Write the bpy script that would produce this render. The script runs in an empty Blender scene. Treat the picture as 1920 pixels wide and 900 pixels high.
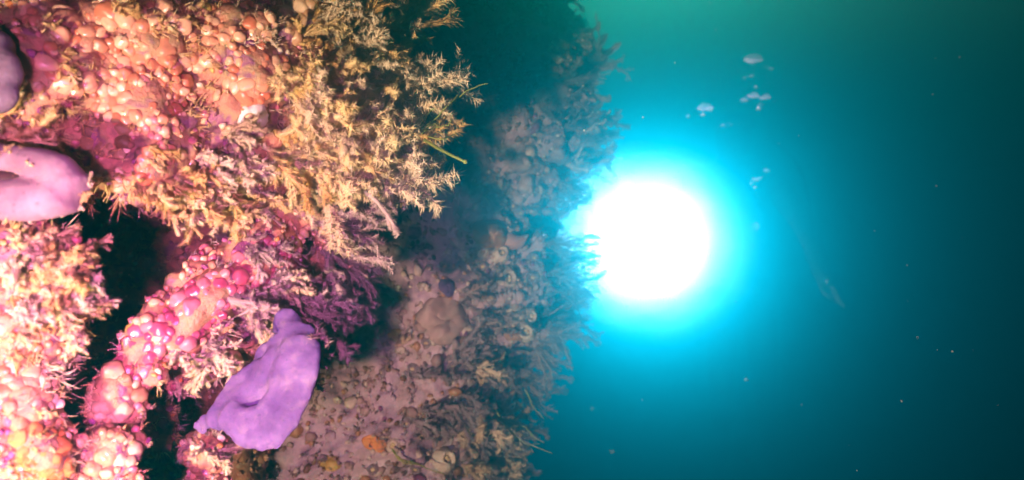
import bpy, bmesh, math, random
import numpy as np
from mathutils import Vector, Matrix, noise
from mathutils.bvhtree import BVHTree

S = bpy.context.scene
COL = S.collection
R = math.radians
F = 1371.0                                    # focal length in photo pixels (1920 wide)

# ------------------------------------------------------------------ camera
cam_d = bpy.data.cameras.new('camera'); cam = bpy.data.objects.new('camera', cam_d); COL.objects.link(cam)
cam.location = (0, 0, 0); cam.rotation_euler = (R(90), 0, 0)
cam_d.sensor_width = 36; cam_d.lens = 36*F/1920
cam_d.clip_start = .01; cam_d.clip_end = 300
cam_d.dof.use_dof = True; cam_d.dof.focus_distance = .82; cam_d.dof.aperture_fstop = 4.5
S.camera = cam

# ------------------------------------------------------------------ world, sun, exposure
w = bpy.data.worlds.new('World'); S.world = w; w.use_nodes = True
nt = w.node_tree; bg = nt.nodes['Background']
sky = nt.nodes.new('ShaderNodeTexSky'); sky.sky_type = 'NISHITA'; sky.sun_disc = False
sky.sun_elevation = R(29); sky.sun_rotation = R(11)
nt.links.new(sky.outputs[0], bg.inputs[0]); bg.inputs[1].default_value = .05
sd = bpy.data.lights.new('sun', 'SUN'); sun = bpy.data.objects.new('sun', sd); COL.objects.link(sun)
sd.energy = 5.0; sd.angle = R(.5); sd.color = (.1, 1, .62)
sun.rotation_euler = (R(90-29), 0, R(180-11))  # shines from behind and above the scene, towards the viewer
vs = S.view_settings
vs.view_transform = 'Standard'; vs.look = 'None'; vs.exposure = 0; vs.gamma = 1; vs.use_curve_mapping = False
S.render.engine = 'CYCLES'
cy = S.cycles
cy.volume_bounces = 0; cy.max_bounces = 8; cy.diffuse_bounces = 3; cy.glossy_bounces = 2
cy.transmission_bounces = 4; cy.transparent_max_bounces = 12
cy.use_denoising = True; cy.denoiser = 'OPENIMAGEDENOISE'
cy.sample_clamp_indirect = 6
cy.use_adaptive_sampling = True; cy.adaptive_threshold = .01

def P(px, py, d):                              # where a spot seen in the photo stands, d metres out
    return Vector(((px-960)/F*d, d, (450-py)/F*d))

# camera lamp of the photographer, held low on the left of the camera
kd = bpy.data.lights.new('camera_lamp', 'AREA'); key = bpy.data.objects.new('camera_lamp', kd); COL.objects.link(key)
kd.shape = 'DISK'; kd.size = .05; kd.energy = 37; kd.color = (1, .84, .60); kd.spread = R(100)
key.location = (-.45, -.28, -.42)
d = P(860, 520, 1.1) - key.location; key.rotation_euler = d.to_track_quat('-Z', 'Y').to_euler()

# dim violet fill light, added to lift and tint the reef's shadows
fd = bpy.data.lights.new('violet_fill', 'AREA'); fill = bpy.data.objects.new('violet_fill', fd); COL.objects.link(fill)
fd.shape = 'DISK'; fd.size = .06; fd.energy = 4.6; fd.color = (.80, .24, .78); fd.spread = R(52)
fill.location = (-.12, -.10, -.06)
d = P(270, 640, .95) - fill.location; fill.rotation_euler = d.to_track_quat('-Z', 'Y').to_euler()

TORCH = P(1215, 455, 3.2)
td = bpy.data.lights.new('torch_light', 'SPOT'); tl = bpy.data.objects.new('torch_light', td); COL.objects.link(tl)
td.energy = 2250; td.spot_size = R(172); td.spot_blend = 1; td.shadow_soft_size = .03; td.color = (.66, .64, .94); tl.location = TORCH + Vector((0, -.06, 0))
d = P(1010, 330, 1.2) - TORCH; tl.rotation_euler = d.to_track_quat('-Z', 'Y').to_euler()   # aimed past the piling

# ------------------------------------------------------------------ helpers
rnd = random.Random(11); random.seed(3)
U = rnd.uniform
def tag(o, label=None, cat=None, group=None, kind=None):
    if label: o['label'] = label
    if cat: o['category'] = cat
    if group: o['group'] = group
    if kind: o['kind'] = kind
    return o
def link(name, me, parent=None):
    o = bpy.data.objects.new(name, me); COL.objects.link(o)
    if parent: o.parent = parent
    return o
def thing(name, loc, label, cat, group=None):
    o = bpy.data.objects.new(name, None); COL.objects.link(o); o.location = loc
    o.empty_display_size = .01
    return tag(o, label, cat, group)

def _ico(sub):
    bm = bmesh.new(); bmesh.ops.create_icosphere(bm, subdivisions=sub, radius=1)
    bm.verts.index_update()
    v = np.array([x.co[:] for x in bm.verts]); f = [tuple(y.index for y in x.verts) for x in bm.faces]
    bm.free(); return v, f
ICO = {k: _ico(k) for k in (1, 2, 3, 4)}

class MB:
    """collects shapes and links them as one mesh object"""
    def __init__(s): s.v = []; s.f = []; s.m = []; s.n = 0
    def add(s, v, f, mi=0):
        s.v.extend(map(tuple, v)); n = s.n
        s.f.extend([tuple(i+n for i in q) for q in f]); s.m.extend([mi]*len(f)); s.n += len(v)
    def tube(s, pts, rad, sides=6, mi=0):
        pts = [Vector(p) for p in pts]; k = len(pts); v = []; f = []
        up = Vector((.31, .57, .76))
        for i, p in enumerate(pts):
            d = (pts[min(i+1, k-1)] - pts[max(i-1, 0)])
            d = d.normalized() if d.length > 1e-9 else Vector((0, 0, 1))
            a = d.cross(up)
            if a.length < 1e-3: a = d.cross(Vector((1, 0, 0)))
            a.normalize(); b = d.cross(a)
            for j in range(sides):
                t = 2*math.pi*j/sides
                v.append(p + (a*math.cos(t) + b*math.sin(t))*rad[i])
        for i in range(k-1):
            for j in range(sides):
                j2 = (j+1) % sides
                f.append((i*sides+j, i*sides+j2, (i+1)*sides+j2, (i+1)*sides+j))
        f.append(tuple(range(sides))[::-1]); f.append(tuple((k-1)*sides+j for j in range(sides)))
        s.add(v, f, mi)
    def spike(s, p, d, L, r, mi=0):
        a = d.cross(Vector((.3, .2, .9))); a = a.normalized() if a.length > 1e-4 else Vector((1, 0, 0))
        b = d.cross(a).normalized()
        s.add([p+a*r, p-a*r*.5+b*r*.87, p-a*r*.5-b*r*.87, p+d*L], [(0, 1, 3), (1, 2, 3), (2, 0, 3)], mi)
    def lump(s, p, r, sub=1, axes=(1, 1, 1), rough=.25, n=None, mi=0):
        v, f = ICO[sub]; o = Vector((U(-9, 9), U(-9, 9), U(-9, 9)))
        if n is not None:
            a = n.orthogonal().normalized(); t = U(0, 6.28)
            a = Matrix.Rotation(t, 3, n) @ a; b = n.cross(a)
        else: a, b, n = Vector((1, 0, 0)), Vector((0, 1, 0)), Vector((0, 0, 1))
        out = []
        for q in v:
            q = Vector(q); k = r*(1 + rough*noise.noise(q*1.4+o)*1.6)
            out.append(p + a*(q.x*axes[0]*k) + b*(q.y*axes[1]*k) + n*(q.z*axes[2]*k))
        s.add(out, f, mi)
    def mesh(s, name, mats, smooth=True):
        me = bpy.data.meshes.new(name); me.from_pydata(s.v, [], s.f)
        for m in (mats if isinstance(mats, (list, tuple)) else [mats]): me.materials.append(m)
        me.polygons.foreach_set('material_index', s.m)
        me.polygons.foreach_set('use_smooth', [smooth]*len(s.f)); me.update(); return me
    def build(s, name, mats, parent=None, smooth=True):
        return link(name, s.mesh(name, mats, smooth), parent)

# ------------------------------------------------------------------ materials
def nodes(name):
    m = bpy.data.materials.new(name); m.use_nodes = True
    n = m.node_tree; return m, n, n.nodes['Principled BSDF'], n.nodes['Material Output']
def ramp(n, stops, interp='LINEAR'):
    r = n.nodes.new('ShaderNodeValToRGB'); e = r.color_ramp.elements; r.color_ramp.interpolation = interp
    while len(e) < len(stops): e.new(.5)
    for i, (p, c) in enumerate(stops): e[i].position = p; e[i].color = (*c, 1)
    return r
def noise_node(n, scale, detail=4, rough=.55, coord=None, dist=0):
    t = n.nodes.new('ShaderNodeTexNoise'); t.inputs['Scale'].default_value = scale
    t.inputs['Detail'].default_value = detail; t.inputs['Roughness'].default_value = rough
    t.inputs['Distortion'].default_value = dist
    if coord is None:
        coord = n.nodes.new('ShaderNodeTexCoord').outputs['Object']
    n.links.new(coord, t.inputs['Vector']); return t
def growth_mat(name, stops, scale, bump=.4, bscale=240, rough=.6, spec=.4, var=.0, transl=0.0, sss=0.0, dist=.4, coat=0.0, pores=0):
    """a living surface: colours wander with a 3-D noise, plus a little change from object to object"""
    m, n, b, out = nodes(name)
    t = noise_node(n, scale, 5, .6, dist=dist)
    src = t.outputs['Fac']
    if var:
        oi = n.nodes.new('ShaderNodeObjectInfo'); ma = n.nodes.new('ShaderNodeMath'); ma.operation = 'MULTIPLY_ADD'
        ma.inputs[1].default_value = var; n.links.new(oi.outputs['Random'], ma.inputs[0]); n.links.new(src, ma.inputs[2])
        su = n.nodes.new('ShaderNodeMath'); su.operation = 'SUBTRACT'; su.inputs[1].default_value = var/2
        n.links.new(ma.outputs[0], su.inputs[0]); src = su.outputs[0]
    r = ramp(n, stops); n.links.new(src, r.inputs[0]); n.links.new(r.outputs[0], b.inputs['Base Color'])
    b.inputs['Roughness'].default_value = rough; b.inputs['Specular IOR Level'].default_value = spec
    b.inputs['Coat Weight'].default_value = coat; b.inputs['Coat Roughness'].default_value = .12
    if sss:
        b.inputs['Subsurface Weight'].default_value = sss; b.inputs['Subsurface Radius'].default_value = (1, .5, .5)
        b.inputs['Subsurface Scale'].default_value = .006
    if bump:
        t2 = noise_node(n, bscale, 5, .65); bu = n.nodes.new('ShaderNodeBump')
        bu.inputs['Strength'].default_value = bump; bu.inputs['Distance'].default_value = .004
        n.links.new(t2.outputs['Fac'], bu.inputs['Height']); n.links.new(bu.outputs[0], b.inputs['Normal'])
    if pores:                                  # fine dark pores and a dusting of silt
        vo = n.nodes.new('ShaderNodeTexVoronoi'); vo.inputs['Scale'].default_value = pores
        n.links.new(n.nodes.new('ShaderNodeTexCoord').outputs['Object'], vo.inputs['Vector'])
        pr = ramp(n, [(.06, (.45, .40, .45)), (.2, (1, 1, 1))]); n.links.new(vo.outputs['Distance'], pr.inputs[0])
        mu = n.nodes.new('ShaderNodeMix'); mu.data_type = 'RGBA'; mu.blend_type = 'MULTIPLY'; mu.inputs[0].default_value = 1
        n.links.new(r.outputs[0], mu.inputs[6]); n.links.new(pr.outputs[0], mu.inputs[7])
        si = noise_node(n, 60, 6, .75); sr = ramp(n, [(.52, (0, 0, 0)), (.70, (.28, .28, .28))]); n.links.new(si.outputs['Fac'], sr.inputs[0])
        m2 = n.nodes.new('ShaderNodeMix'); m2.data_type = 'RGBA'; n.links.new(sr.outputs[0], m2.inputs[0])
        n.links.new(mu.outputs[2], m2.inputs[6]); m2.inputs[7].default_value = (.46, .36, .36, 1)
        n.links.new(m2.outputs[2], b.inputs['Base Color'])
    if transl:
        tr = n.nodes.new('ShaderNodeBsdfTranslucent'); mx = n.nodes.new('ShaderNodeMixShader')
        mx.inputs[0].default_value = transl
        n.links.new(r.outputs[0], tr.inputs['Color']); n.links.new(b.outputs[0], mx.inputs[1])
        n.links.new(tr.outputs[0], mx.inputs[2]); n.links.new(mx.outputs[0], out.inputs['Surface'])
    return m
M = {}
M['reef'] = growth_mat('reef_crust', [(.25, (.05, .02, .04)), (.38, (.30, .11, .09)), (.47, (.55, .24, .16)), (.55, (.42, .27, .14)), (.63, (.30, .09, .20)), (.75, (.60, .36, .28))], 26, .8, 180, .55)
M['pillar'] = growth_mat('pillar_crust', [(.28, (.06, .03, .05)), (.40, (.36, .22, .32)), (.50, (.56, .42, .50)), (.58, (.42, .29, .30)), (.66, (.66, .54, .60)), (.78, (.48, .32, .48))], 17, .9, 150, .7)
M['pink'] = growth_mat('pink_tunicate', [(.3, (.54, .16, .09)), (.5, (.72, .33, .20)), (.7, (.80, .50, .33))], 60, .12, 300, .16, .6, .5, sss=.25, coat=.5)
M['rose'] = growth_mat('rose_tunicate', [(.3, (.36, .04, .12)), (.5, (.50, .10, .17)), (.7, (.60, .22, .25))], 60, .12, 300, .16, .6, .5, sss=.25, coat=.5)
M['cream'] = growth_mat('cream_growth', [(.3, (.38, .19, .10)), (.5, (.52, .30, .17)), (.7, (.64, .44, .29))], 50, .3, 300, .3, .5, .5, sss=.15, coat=.3)
M['orange'] = growth_mat('orange_sponge', [(.3, (.60, .16, .04)), (.5, (.74, .27, .07)), (.7, (.74, .38, .14))], 50, .5, 260, .45, .4, .3, sss=.1)
M['yellow'] = growth_mat('yellow_sponge', [(.3, (.42, .27, .06)), (.5, (.56, .40, .10)), (.7, (.56, .42, .18))], 60, .5, 260, .5, .4, .3)
M['plum'] = growth_mat('plum_crust', [(.3, (.16, .03, .12)), (.5, (.30, .06, .20)), (.7, (.40, .12, .26))], 50, .5, 260, .4, .4, .3)
M['gold'] = growth_mat('gold_hydroid', [(.3, (.62, .36, .10)), (.5, (.80, .57, .26)), (.7, (.84, .70, .44))], 40, .3, 500, .6, .3, .35, transl=.15)
M['tan'] = growth_mat('tan_hydroid', [(.3, (.54, .38, .23)), (.5, (.74, .58, .40)), (.7, (.82, .70, .54))], 40, .3, 500, .6, .3, .35, transl=.15)
M['lilac'] = growth_mat('lilac_hydroid', [(.3, (.44, .28, .28)), (.5, (.62, .45, .44)), (.7, (.74, .60, .56))], 40, .3, 500, .6, .3, .35, transl=.35)
M['mauve'] = growth_mat('mauve_hydroid', [(.3, (.38, .28, .33)), (.5, (.54, .42, .48)), (.7, (.66, .56, .60))], 40, .3, 500, .6, .3, .35, transl=.45)
M['green'] = growth_mat('green_algae', [(.3, (.22, .26, .04)), (.5, (.42, .44, .08)), (.7, (.58, .56, .2))], 40, 0, 500, .5, .3, .2, transl=.4)
M['purple'] = growth_mat('purple_sponge', [(.3, (.08, .035, .15)), (.5, (.13, .065, .215)), (.7, (.20, .12, .29))], 34, .35, 160, .72, .2, 0, sss=.2, pores=190)
M['violet'] = growth_mat('pale_violet_sponge', [(.3, (.20, .10, .15)), (.5, (.29, .17, .23)), (.7, (.38, .25, .31))], 34, .4, 160, .7, .25, 0, sss=.2, pores=150)
M['shell'] = growth_mat('white_shell', [(.3, (.60, .46, .36)), (.5, (.80, .74, .68)), (.7, (.84, .82, .80))], 60, .4, 300, .3, .5, .2)
M['barnacle'] = growth_mat('barnacle_plate', [(.3, (.52, .42, .38)), (.5, (.74, .64, .54)), (.7, (.82, .74, .62))], 50, .5, 300, .5, .4, .3)
M['beak'] = growth_mat('barnacle_beak', [(.3, (.60, .44, .20)), (.5, (.70, .56, .30)), (.7, (.74, .66, .46))], 50, .3, 300, .35, .5, .3)
M['brown'] = growth_mat('brown_polyp', [(.3, (.14, .06, .03)), (.5, (.26, .13, .07)), (.7, (.36, .2, .1))], 40, .3, 300, .3, .5, .3)
def plain(name, col, rough=.5, metal=0, spec=.5):
    m, n, b, out = nodes(name); b.inputs['Base Color'].default_value = (*col, 1)
    b.inputs['Roughness'].default_value = rough; b.inputs['Metallic'].default_value = metal
    b.inputs['Specular IOR Level'].default_value = spec; return m
M['rubber'] = plain('black_rubber', (.006, .006, .007), .9, 0, .1)
M['alu'] = plain('dark_anodised_metal', (.05, .05, .055), .35, .8)
M['bubble'] = growth_mat('air_bubble', [(.4, (.80, .84, .84)), (.6, (.86, .88, .88))], 20, .1, 60, .12, .8, 0, transl=.5)
M['fleck'] = plain('pale_fleck', (.75, .72, .66), .7)
M['rust'] = growth_mat('rust_sponge', [(.3, (.36, .18, .17)), (.5, (.48, .27, .25)), (.7, (.56, .36, .32))], 40, .5, 200, .7, .3, .2)
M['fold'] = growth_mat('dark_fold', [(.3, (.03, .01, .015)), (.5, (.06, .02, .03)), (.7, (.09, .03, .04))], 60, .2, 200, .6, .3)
M['siphon'] = growth_mat('siphon_opening', [(.3, (.34, .06, .04)), (.7, (.46, .12, .07))], 60, .2, 200, .5, .3)
M['neoprene'] = plain('black_neoprene', (.015, .016, .018), .8, 0, .2)
M['glass'] = plain('mask_glass', (.02, .03, .03), .08, 0, .6)
M['steel'] = plain('grey_tank_paint', (.25, .26, .26), .4, .3)
M['dusk'] = growth_mat('dusky_sponge', [(.3, (.10, .06, .09)), (.5, (.17, .11, .16)), (.7, (.26, .19, .24))], 34, .4, 160, .7, .2, pores=150)
M['sand'] = growth_mat('dark_sand', [(.3, (.10, .09, .07)), (.7, (.22, .19, .15))], 3, .5, 30, .9)
m, n, b, out = nodes('torch_lens'); b.inputs['Base Color'].default_value = (.8, .85, .9, 1)
b.inputs['Emission Color'].default_value = (.9, .97, 1, 1); b.inputs['Emission Strength'].default_value = 60; M['lens'] = m

def volmat(name, dens, col, aniso, absorb, falloff=False):
    m = bpy.data.materials.new(name); m.use_nodes = True
    n = m.node_tree; n.nodes.clear()
    o = n.nodes.new('ShaderNodeOutputMaterial'); v = n.nodes.new('ShaderNodeVolumePrincipled')
    v.inputs['Density'].default_value = dens; v.inputs['Color'].default_value = (*col, 1)
    v.inputs['Anisotropy'].default_value = aniso; v.inputs['Absorption Color'].default_value = (*absorb, 1)
    v.inputs['Density Attribute'].default_value = ''; v.inputs['Temperature Attribute'].default_value = ''
    n.links.new(v.outputs[0], o.inputs['Volume']); m.cycles.homogeneous_volume = not falloff
    if falloff:                                # the cloud added for the torch's glow thins towards its rim
        tc = n.nodes.new('ShaderNodeTexCoord'); g = n.nodes.new('ShaderNodeTexGradient'); g.gradient_type = 'SPHERICAL'
        k = n.nodes.new('ShaderNodeMath'); k.operation = 'MULTIPLY'; k.use_clamp = True; k.inputs[1].default_value = 2.4; k2 = n.nodes.new('ShaderNodeMath'); k2.operation = 'MULTIPLY'; k2.inputs[1].default_value = dens; n.links.new(k.outputs[0], k2.inputs[0])
        nz = noise_node(n, 3.2, 3, .6, tc.outputs['Object']); vm = n.nodes.new('ShaderNodeVectorMath'); vm.operation = 'MULTIPLY_ADD'
        vm.inputs[1].default_value = (.34, .34, .34); n.links.new(nz.outputs['Color'], vm.inputs[0]); n.links.new(tc.outputs['Object'], vm.inputs[2])
        v2 = n.nodes.new('ShaderNodeVectorMath'); v2.operation = 'SUBTRACT'; v2.inputs[1].default_value = (.17, .17, .17)
        n.links.new(vm.outputs[0], v2.inputs[0]); n.links.new(v2.outputs[0], g.inputs[0]); n.links.new(g.outputs['Fac'], k.inputs[0])
        n.links.new(k2.outputs[0], v.inputs['Density'])
    return m

# ------------------------------------------------------------------ water and sea bed
bm = bmesh.new(); bmesh.ops.create_grid(bm, x_segments=60, y_segments=60, size=12)
for v in bm.verts:
    v.co.z = .35*noise.noise(v.co*.35) + .08*noise.noise(v.co*1.7)
me = bpy.data.meshes.new('seabed'); bm.to_mesh(me); bm.free(); me.materials.append(M['sand'])
seabed = link('seabed', me); seabed.location = (0, 6, -4.6); tag(seabed, kind='structure')

bm = bmesh.new(); bmesh.ops.create_cube(bm, size=1)
for v in bm.verts: v.co = Vector((13 if v.co.x > 0 else -13, 19 if v.co.y > 0 else -7, 1.75 if v.co.z > 0 else -6.2))
me = bpy.data.meshes.new('haze'); bm.to_mesh(me); bm.free()
me.materials.append(volmat('blue_green_water', .85, (.0006, .255, .315), .865, (.03, .0055, 0)))
haze = tag(link('haze', me), 'blue green sea water fading far things to teal', 'water', kind='stuff')

bm = bmesh.new(); bmesh.ops.create_icosphere(bm, subdivisions=4, radius=1)  # volume added to spread the torch's light into a soft white disc
for v in bm.verts: v.co *= .93*(1 + .12*noise.noise(v.co*1.1 + Vector((3, 1, 2))) + .04*noise.noise(v.co*4))
me = bpy.data.meshes.new('glow_cloud'); bm.to_mesh(me); bm.free()
me.materials.append(volmat('torch_glow_volume', 2.6, (1, 1, 1), .2, (1, 1, 1), True))
silt = tag(link('glow_cloud', me), 'pale cloud added round the shining torch to spread its white glow', 'glow cloud', kind='stuff')
silt.location = TORCH; silt.scale = (.54, .47, .49)

# ------------------------------------------------------------------ the reef rock
def fbm(p, o=4):
    s, a = 0, 1
    for _ in range(o): s += a*noise.noise(p); p = p*2.03 + Vector((1.7, 9.2, 4.1)); a *= .5
    return s
def remeshed(name, lumps, voxel, mat, amp, freq, squash=.8, vor=0, smooth=2):
    """lumps seen at (px, py), d metres out, radius in px, run together into one rough rock"""
    mb = MB()
    for (px, py, d, rp) in lumps:
        r = rp/F*d; mb.lump(P(px, py, d+r*squash), r, 3, (1, squash, 1), .15)
    o = mb.build('tmp', mat)
    md = o.modifiers.new('r', 'REMESH'); md.mode = 'VOXEL'; md.voxel_size = voxel
    sm = o.modifiers.new('s', 'SMOOTH'); sm.iterations = smooth
    dg = bpy.context.evaluated_depsgraph_get(); me = bpy.data.meshes.new_from_object(o.evaluated_get(dg))
    bpy.data.objects.remove(o); me.name = name
    no = [Vector(v.normal) for v in me.vertices]
    for v, q in zip(me.vertices, no):
        k = fbm(v.co*freq, 5)*amp
        if vor:
            dd, _ = noise.voronoi(v.co*freq*2.2); k += (.45-dd[0])*vor
        v.co += q*k
    me.polygons.foreach_set('use_smooth', [True]*len(me.polygons)); me.update()
    if not me.materials: me.materials.append(mat)
    return me
LUMPS = [(-160, 800, .55, 200), (-150, 1080, .55, 220), (20, 1090, .56, 130), (-120, 150, .62, 210), (60, 130, .60, 165), (240, 110, .64, 160), (420, 130, .68, 140), (545, 70, .74, 105), (250, 270, .64, 120),  # leading lumps, out of view, added to keep lamplight off the cave
         (130, 290, .64, 100), (420, 240, .70, 110), (530, 260, .75, 85), (600, 200, .79, 75), (650, 60, .80, 70), (300, -120, .68, 220), (540, -120, .78, 160),
         (-60, 330, .58, 130), (350, 330, .72, 75), (440, 360, .76, 70),
         (-40, 560, .57, 150), (60, 500, .59, 90), (110, 545, .62, 62), (40, 640, .59, 95), (20, 760, .57, 105), (20, 880, .56, 110), (70, 850, .59, 75),
         (228, 722, .66, 54), (275, 668, .67, 66), (330, 618, .68, 74), (385, 568, .70, 76), (440, 518, .72, 74), (495, 470, .74, 66), (400, 610, .74, 60), (330, 680, .75, 60), (530, 400, .77, 60),
         (212, 790, .65, 56), (260, 800, .78, 60), (210, 860, .62, 55), (200, 960, .60, 90), (620, 420, .80, 50), (655, 490, .82, 42), (600, 500, .82, 50), (480, 575, .76, 45), (560, 600, .78, 36),
         (410, 680, .72, 42), (450, 640, .76, 45), (385, 850, .70, 42), (370, 930, .70, 60),
         (300, 520, .98, 230), (240, 760, .92, 190), (480, 560, 1.0, 110), (-140, 400, .80, 260), (380, 880, 1.08, 120), (470, 720, 1.1, 70), (420, 400, 1.05, 170), (520, 470, .95, 70)]
me = remeshed('reef_rock', LUMPS, .0055, M['reef'], .011, 22, .75, .012)
reef = tag(link('reef_rock', me), 'craggy overgrown reef rock in warm lamplight filling the left side', 'rock')
REEF = BVHTree.FromPolygons([v.co[:] for v in me.vertices], [p.vertices[:] for p in me.polygons])

# the piling behind: a leaning, overgrown column
EDGE = [(-1500, 1010), (-600, 1010), (-200, 1030), (-50, 1055), (0, 1070), (60, 1112), (100, 1118), (160, 1106), (220, 1096), (280, 1094), (330, 1074), (380, 1052), (420, 1050),
        (480, 1058), (540, 1064), (600, 1048), (650, 1022), (700, 990), (760, 965), (820, 945), (860, 943), (900, 938), (1000, 930), (1400, 915), (2400, 900)]
DP = 1.44
NT, NZ = 300, 420
z0, z1 = -1.9, 1.0
vv = []; ff = []
for i in range(NZ):
    z = z0 + (z1-z0)*i/(NZ-1); py = 450 - z/1.40*F
    ex = np.interp(py, [e[0] for e in EDGE], [e[1] for e in EDGE]); cx = (ex-960)/F*1.40 - .27
    for j in range(NT):
        t = 2*math.pi*j/NT; c, s_ = math.cos(t), math.sin(t)
        q = Vector((c*.27, s_*.22, z)); k = 1 + .10*fbm(q*5, 3) + .11*fbm(q*17+Vector((5, 2, 1)), 4)
        dd, _ = noise.voronoi(q*24); k += (.42-dd[0])*.07
        vv.append((cx + c*.27*k, DP + s_*.22*k, z + .02*noise.noise(q*12)))
for i in range(NZ-1):
    for j in range(NT):
        j2 = (j+1) % NT; ff.append((i*NT+j, i*NT+j2, (i+1)*NT+j2, (i+1)*NT+j))
ff.append(tuple(range(NT))[::-1]); ff.append(tuple((NZ-1)*NT+j for j in range(NT)))
me = bpy.data.meshes.new('piling'); me.from_pydata(vv, [], ff); me.materials.append(M['pillar'])
me.polygons.foreach_set('use_smooth', [True]*len(ff)); me.update()
piling = tag(link('piling', me), 'thick overgrown piling standing in blue shade between reef and torch glow', 'piling')
PIL = BVHTree.FromPolygons(vv, ff)
def hit(px, py, tree):
    dr = P(px, py, 1).normalized(); p, n_, i, d = tree.ray_cast(Vector((0, 0, 0)), dr)
    if p is None: return None, None
    if n_.dot(dr) > 0: n_ = -n_
    return p, n_
def rock(px, py):
    for k in range(12):                        # nearest spot of the reef under this place
        p, n_ = hit(px - 8*k, py + (k % 3 - 1)*4, REEF)
        if p is not None and (k == 0 or p.y < .95): return p, n_
    return P(px, py, .75), Vector((0, -1, 0))

# ------------------------------------------------------------------ ground cover on the rock: crust, nubs and fuzz nobody could count
def face_samples(me, n, keep):
    """n random spots on a mesh's surface, by area"""
    ar = np.array([p.area for p in me.polygons]); ar = ar*np.array([keep(p.center, p.normal) for p in me.polygons])
    idx = np.random.default_rng(5).choice(len(ar), n, p=ar/ar.sum())
    for i in idx:
        p = me.polygons[i]; vs_ = [me.vertices[k].co for k in p.vertices]
        a, b = U(0, 1), U(0, 1)
        q = vs_[0].lerp(vs_[1], a).lerp(vs_[-1].lerp(vs_[len(vs_)//2], a), b)
        yield q, Vector(p.normal)
def topx(p): return 960 + p.x/p.y*F, 450 - p.z/p.y*F
def keep_reef(c, n_):
    x, y = topx(c)
    if x < -80 or y < -80 or y > 980: return .0
    return (1 if n_.dot(c) < .02 else .12)*(1/max(c.y, .3)**1.2)
def keep_pil(c, n_):
    x, y = topx(c)
    if y < -80 or y > 980: return 0
    return 1 if n_.dot(c) < .25 else .12
crust = MB(); mats = [M['pink'], M['rose'], M['cream'], M['orange'], M['plum'], M['tan'], M['reef'], M['yellow']]
for q, n_ in face_samples(reef.data, 6500, keep_reef):
    t = noise.noise(q*16)+U(-.25, .25); x, y = topx(q)
    mi = 0 if t > .30 else 1 if t > .16 else 2 if t < -.42 else 5 if t < -.22 else 3 if U(0, 1) < .13 else 4 if U(0, 1) < .3 else 7 if U(0, 1) < .06 else 6
    r = U(.0014, .0046)*(1.25 if mi < 3 else 1)
    crust.lump(q + n_*r*.3, r, 1, (U(.7, 1.3), U(.7, 1.3), U(.6, 1.1)), .3, n_, mi)
tag(crust.build('encrusting_growth', mats), 'crowded nubs and crusts in many colours covering the near reef rock', 'encrusting growth', kind='stuff')
def fuzz(name, src, n, keep, mats, pick, Ls, label, cat, droop):
    mb = MB()
    for q, n_ in face_samples(src, n, keep):
        mi = pick(q); L = U(*Ls)*(.5 + 1.1*max(0, .45+noise.noise(q*14)))
        b = (n_ + droop*U(.3, 1.2) + Vector((U(-.4, .4), U(-.4, .4), U(-.4, .4)))).normalized()
        for k in range(5):
            d1 = (b + Vector((U(-.6, .6), U(-.6, .6), U(-.6, .6)))).normalized()
            l = L*U(.5, 1.1); r = U(.0004, .0008)*(1 if q.y < 1 else 1.5)
            d2 = (d1 + Vector((U(-.5, .5), U(-.5, .5), U(-.5, .5)))).normalized()
            m_ = q + d1*l*.55
            mb.tube([q, m_, m_+d2*l*.5], [r, r*.8, r*.3], 3, mi)
    return tag(mb.build(name, mats), label, cat, kind='stuff')
fuzz('reef_turf', reef.data, 5200, keep_reef, [M['gold'], M['tan'], M['lilac']],
     lambda q: (0 if topx(q)[0] < 420 else 1) if topx(q)[1] < 400+U(-60, 60) else 2 if topx(q)[0] > 330 else 0 if U(0, 1) < .6 else 1,
     (.006, .016), 'short tan fuzz growing all over the near reef rock', 'turf', Vector((.5, -.3, -.25)))
fuzz('piling_turf', piling.data, 3600, keep_pil, [M['mauve'], M['tan'], M['lilac']], lambda q: 0 if U(0, 1) < .7 else 1 if U(0, 1) < .5 else 2,
     (.006, .018), 'brownish fuzz and silt covered turf coating the piling', 'turf', Vector((.4, -.2, -.1)))
nub = MB(); mats = [M['pillar'], M['lilac'], M['cream'], M['plum'], M['brown'], M['barnacle']]
for q, n_ in face_samples(piling.data, 6500, keep_pil):
    t = noise.noise(q*11)+U(-.3, .3)
    mi = 2 if t > .42 else 5 if t > .22 else 1 if t > 0 else 3 if t < -.45 else 4 if t < -.25 else 0
    r = U(.002, .006)*(2.2 if U(0, 1) < .12 else 1)
    nub.lump(q + n_*r*.25, r, 1, (U(.7, 1.4), U(.7, 1.4), U(.5, 1)), .32, n_, mi)
tag(nub.build('piling_crust', mats), 'small pale and plum nubs crusted over the piling', 'encrusting growth', kind='stuff')

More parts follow.
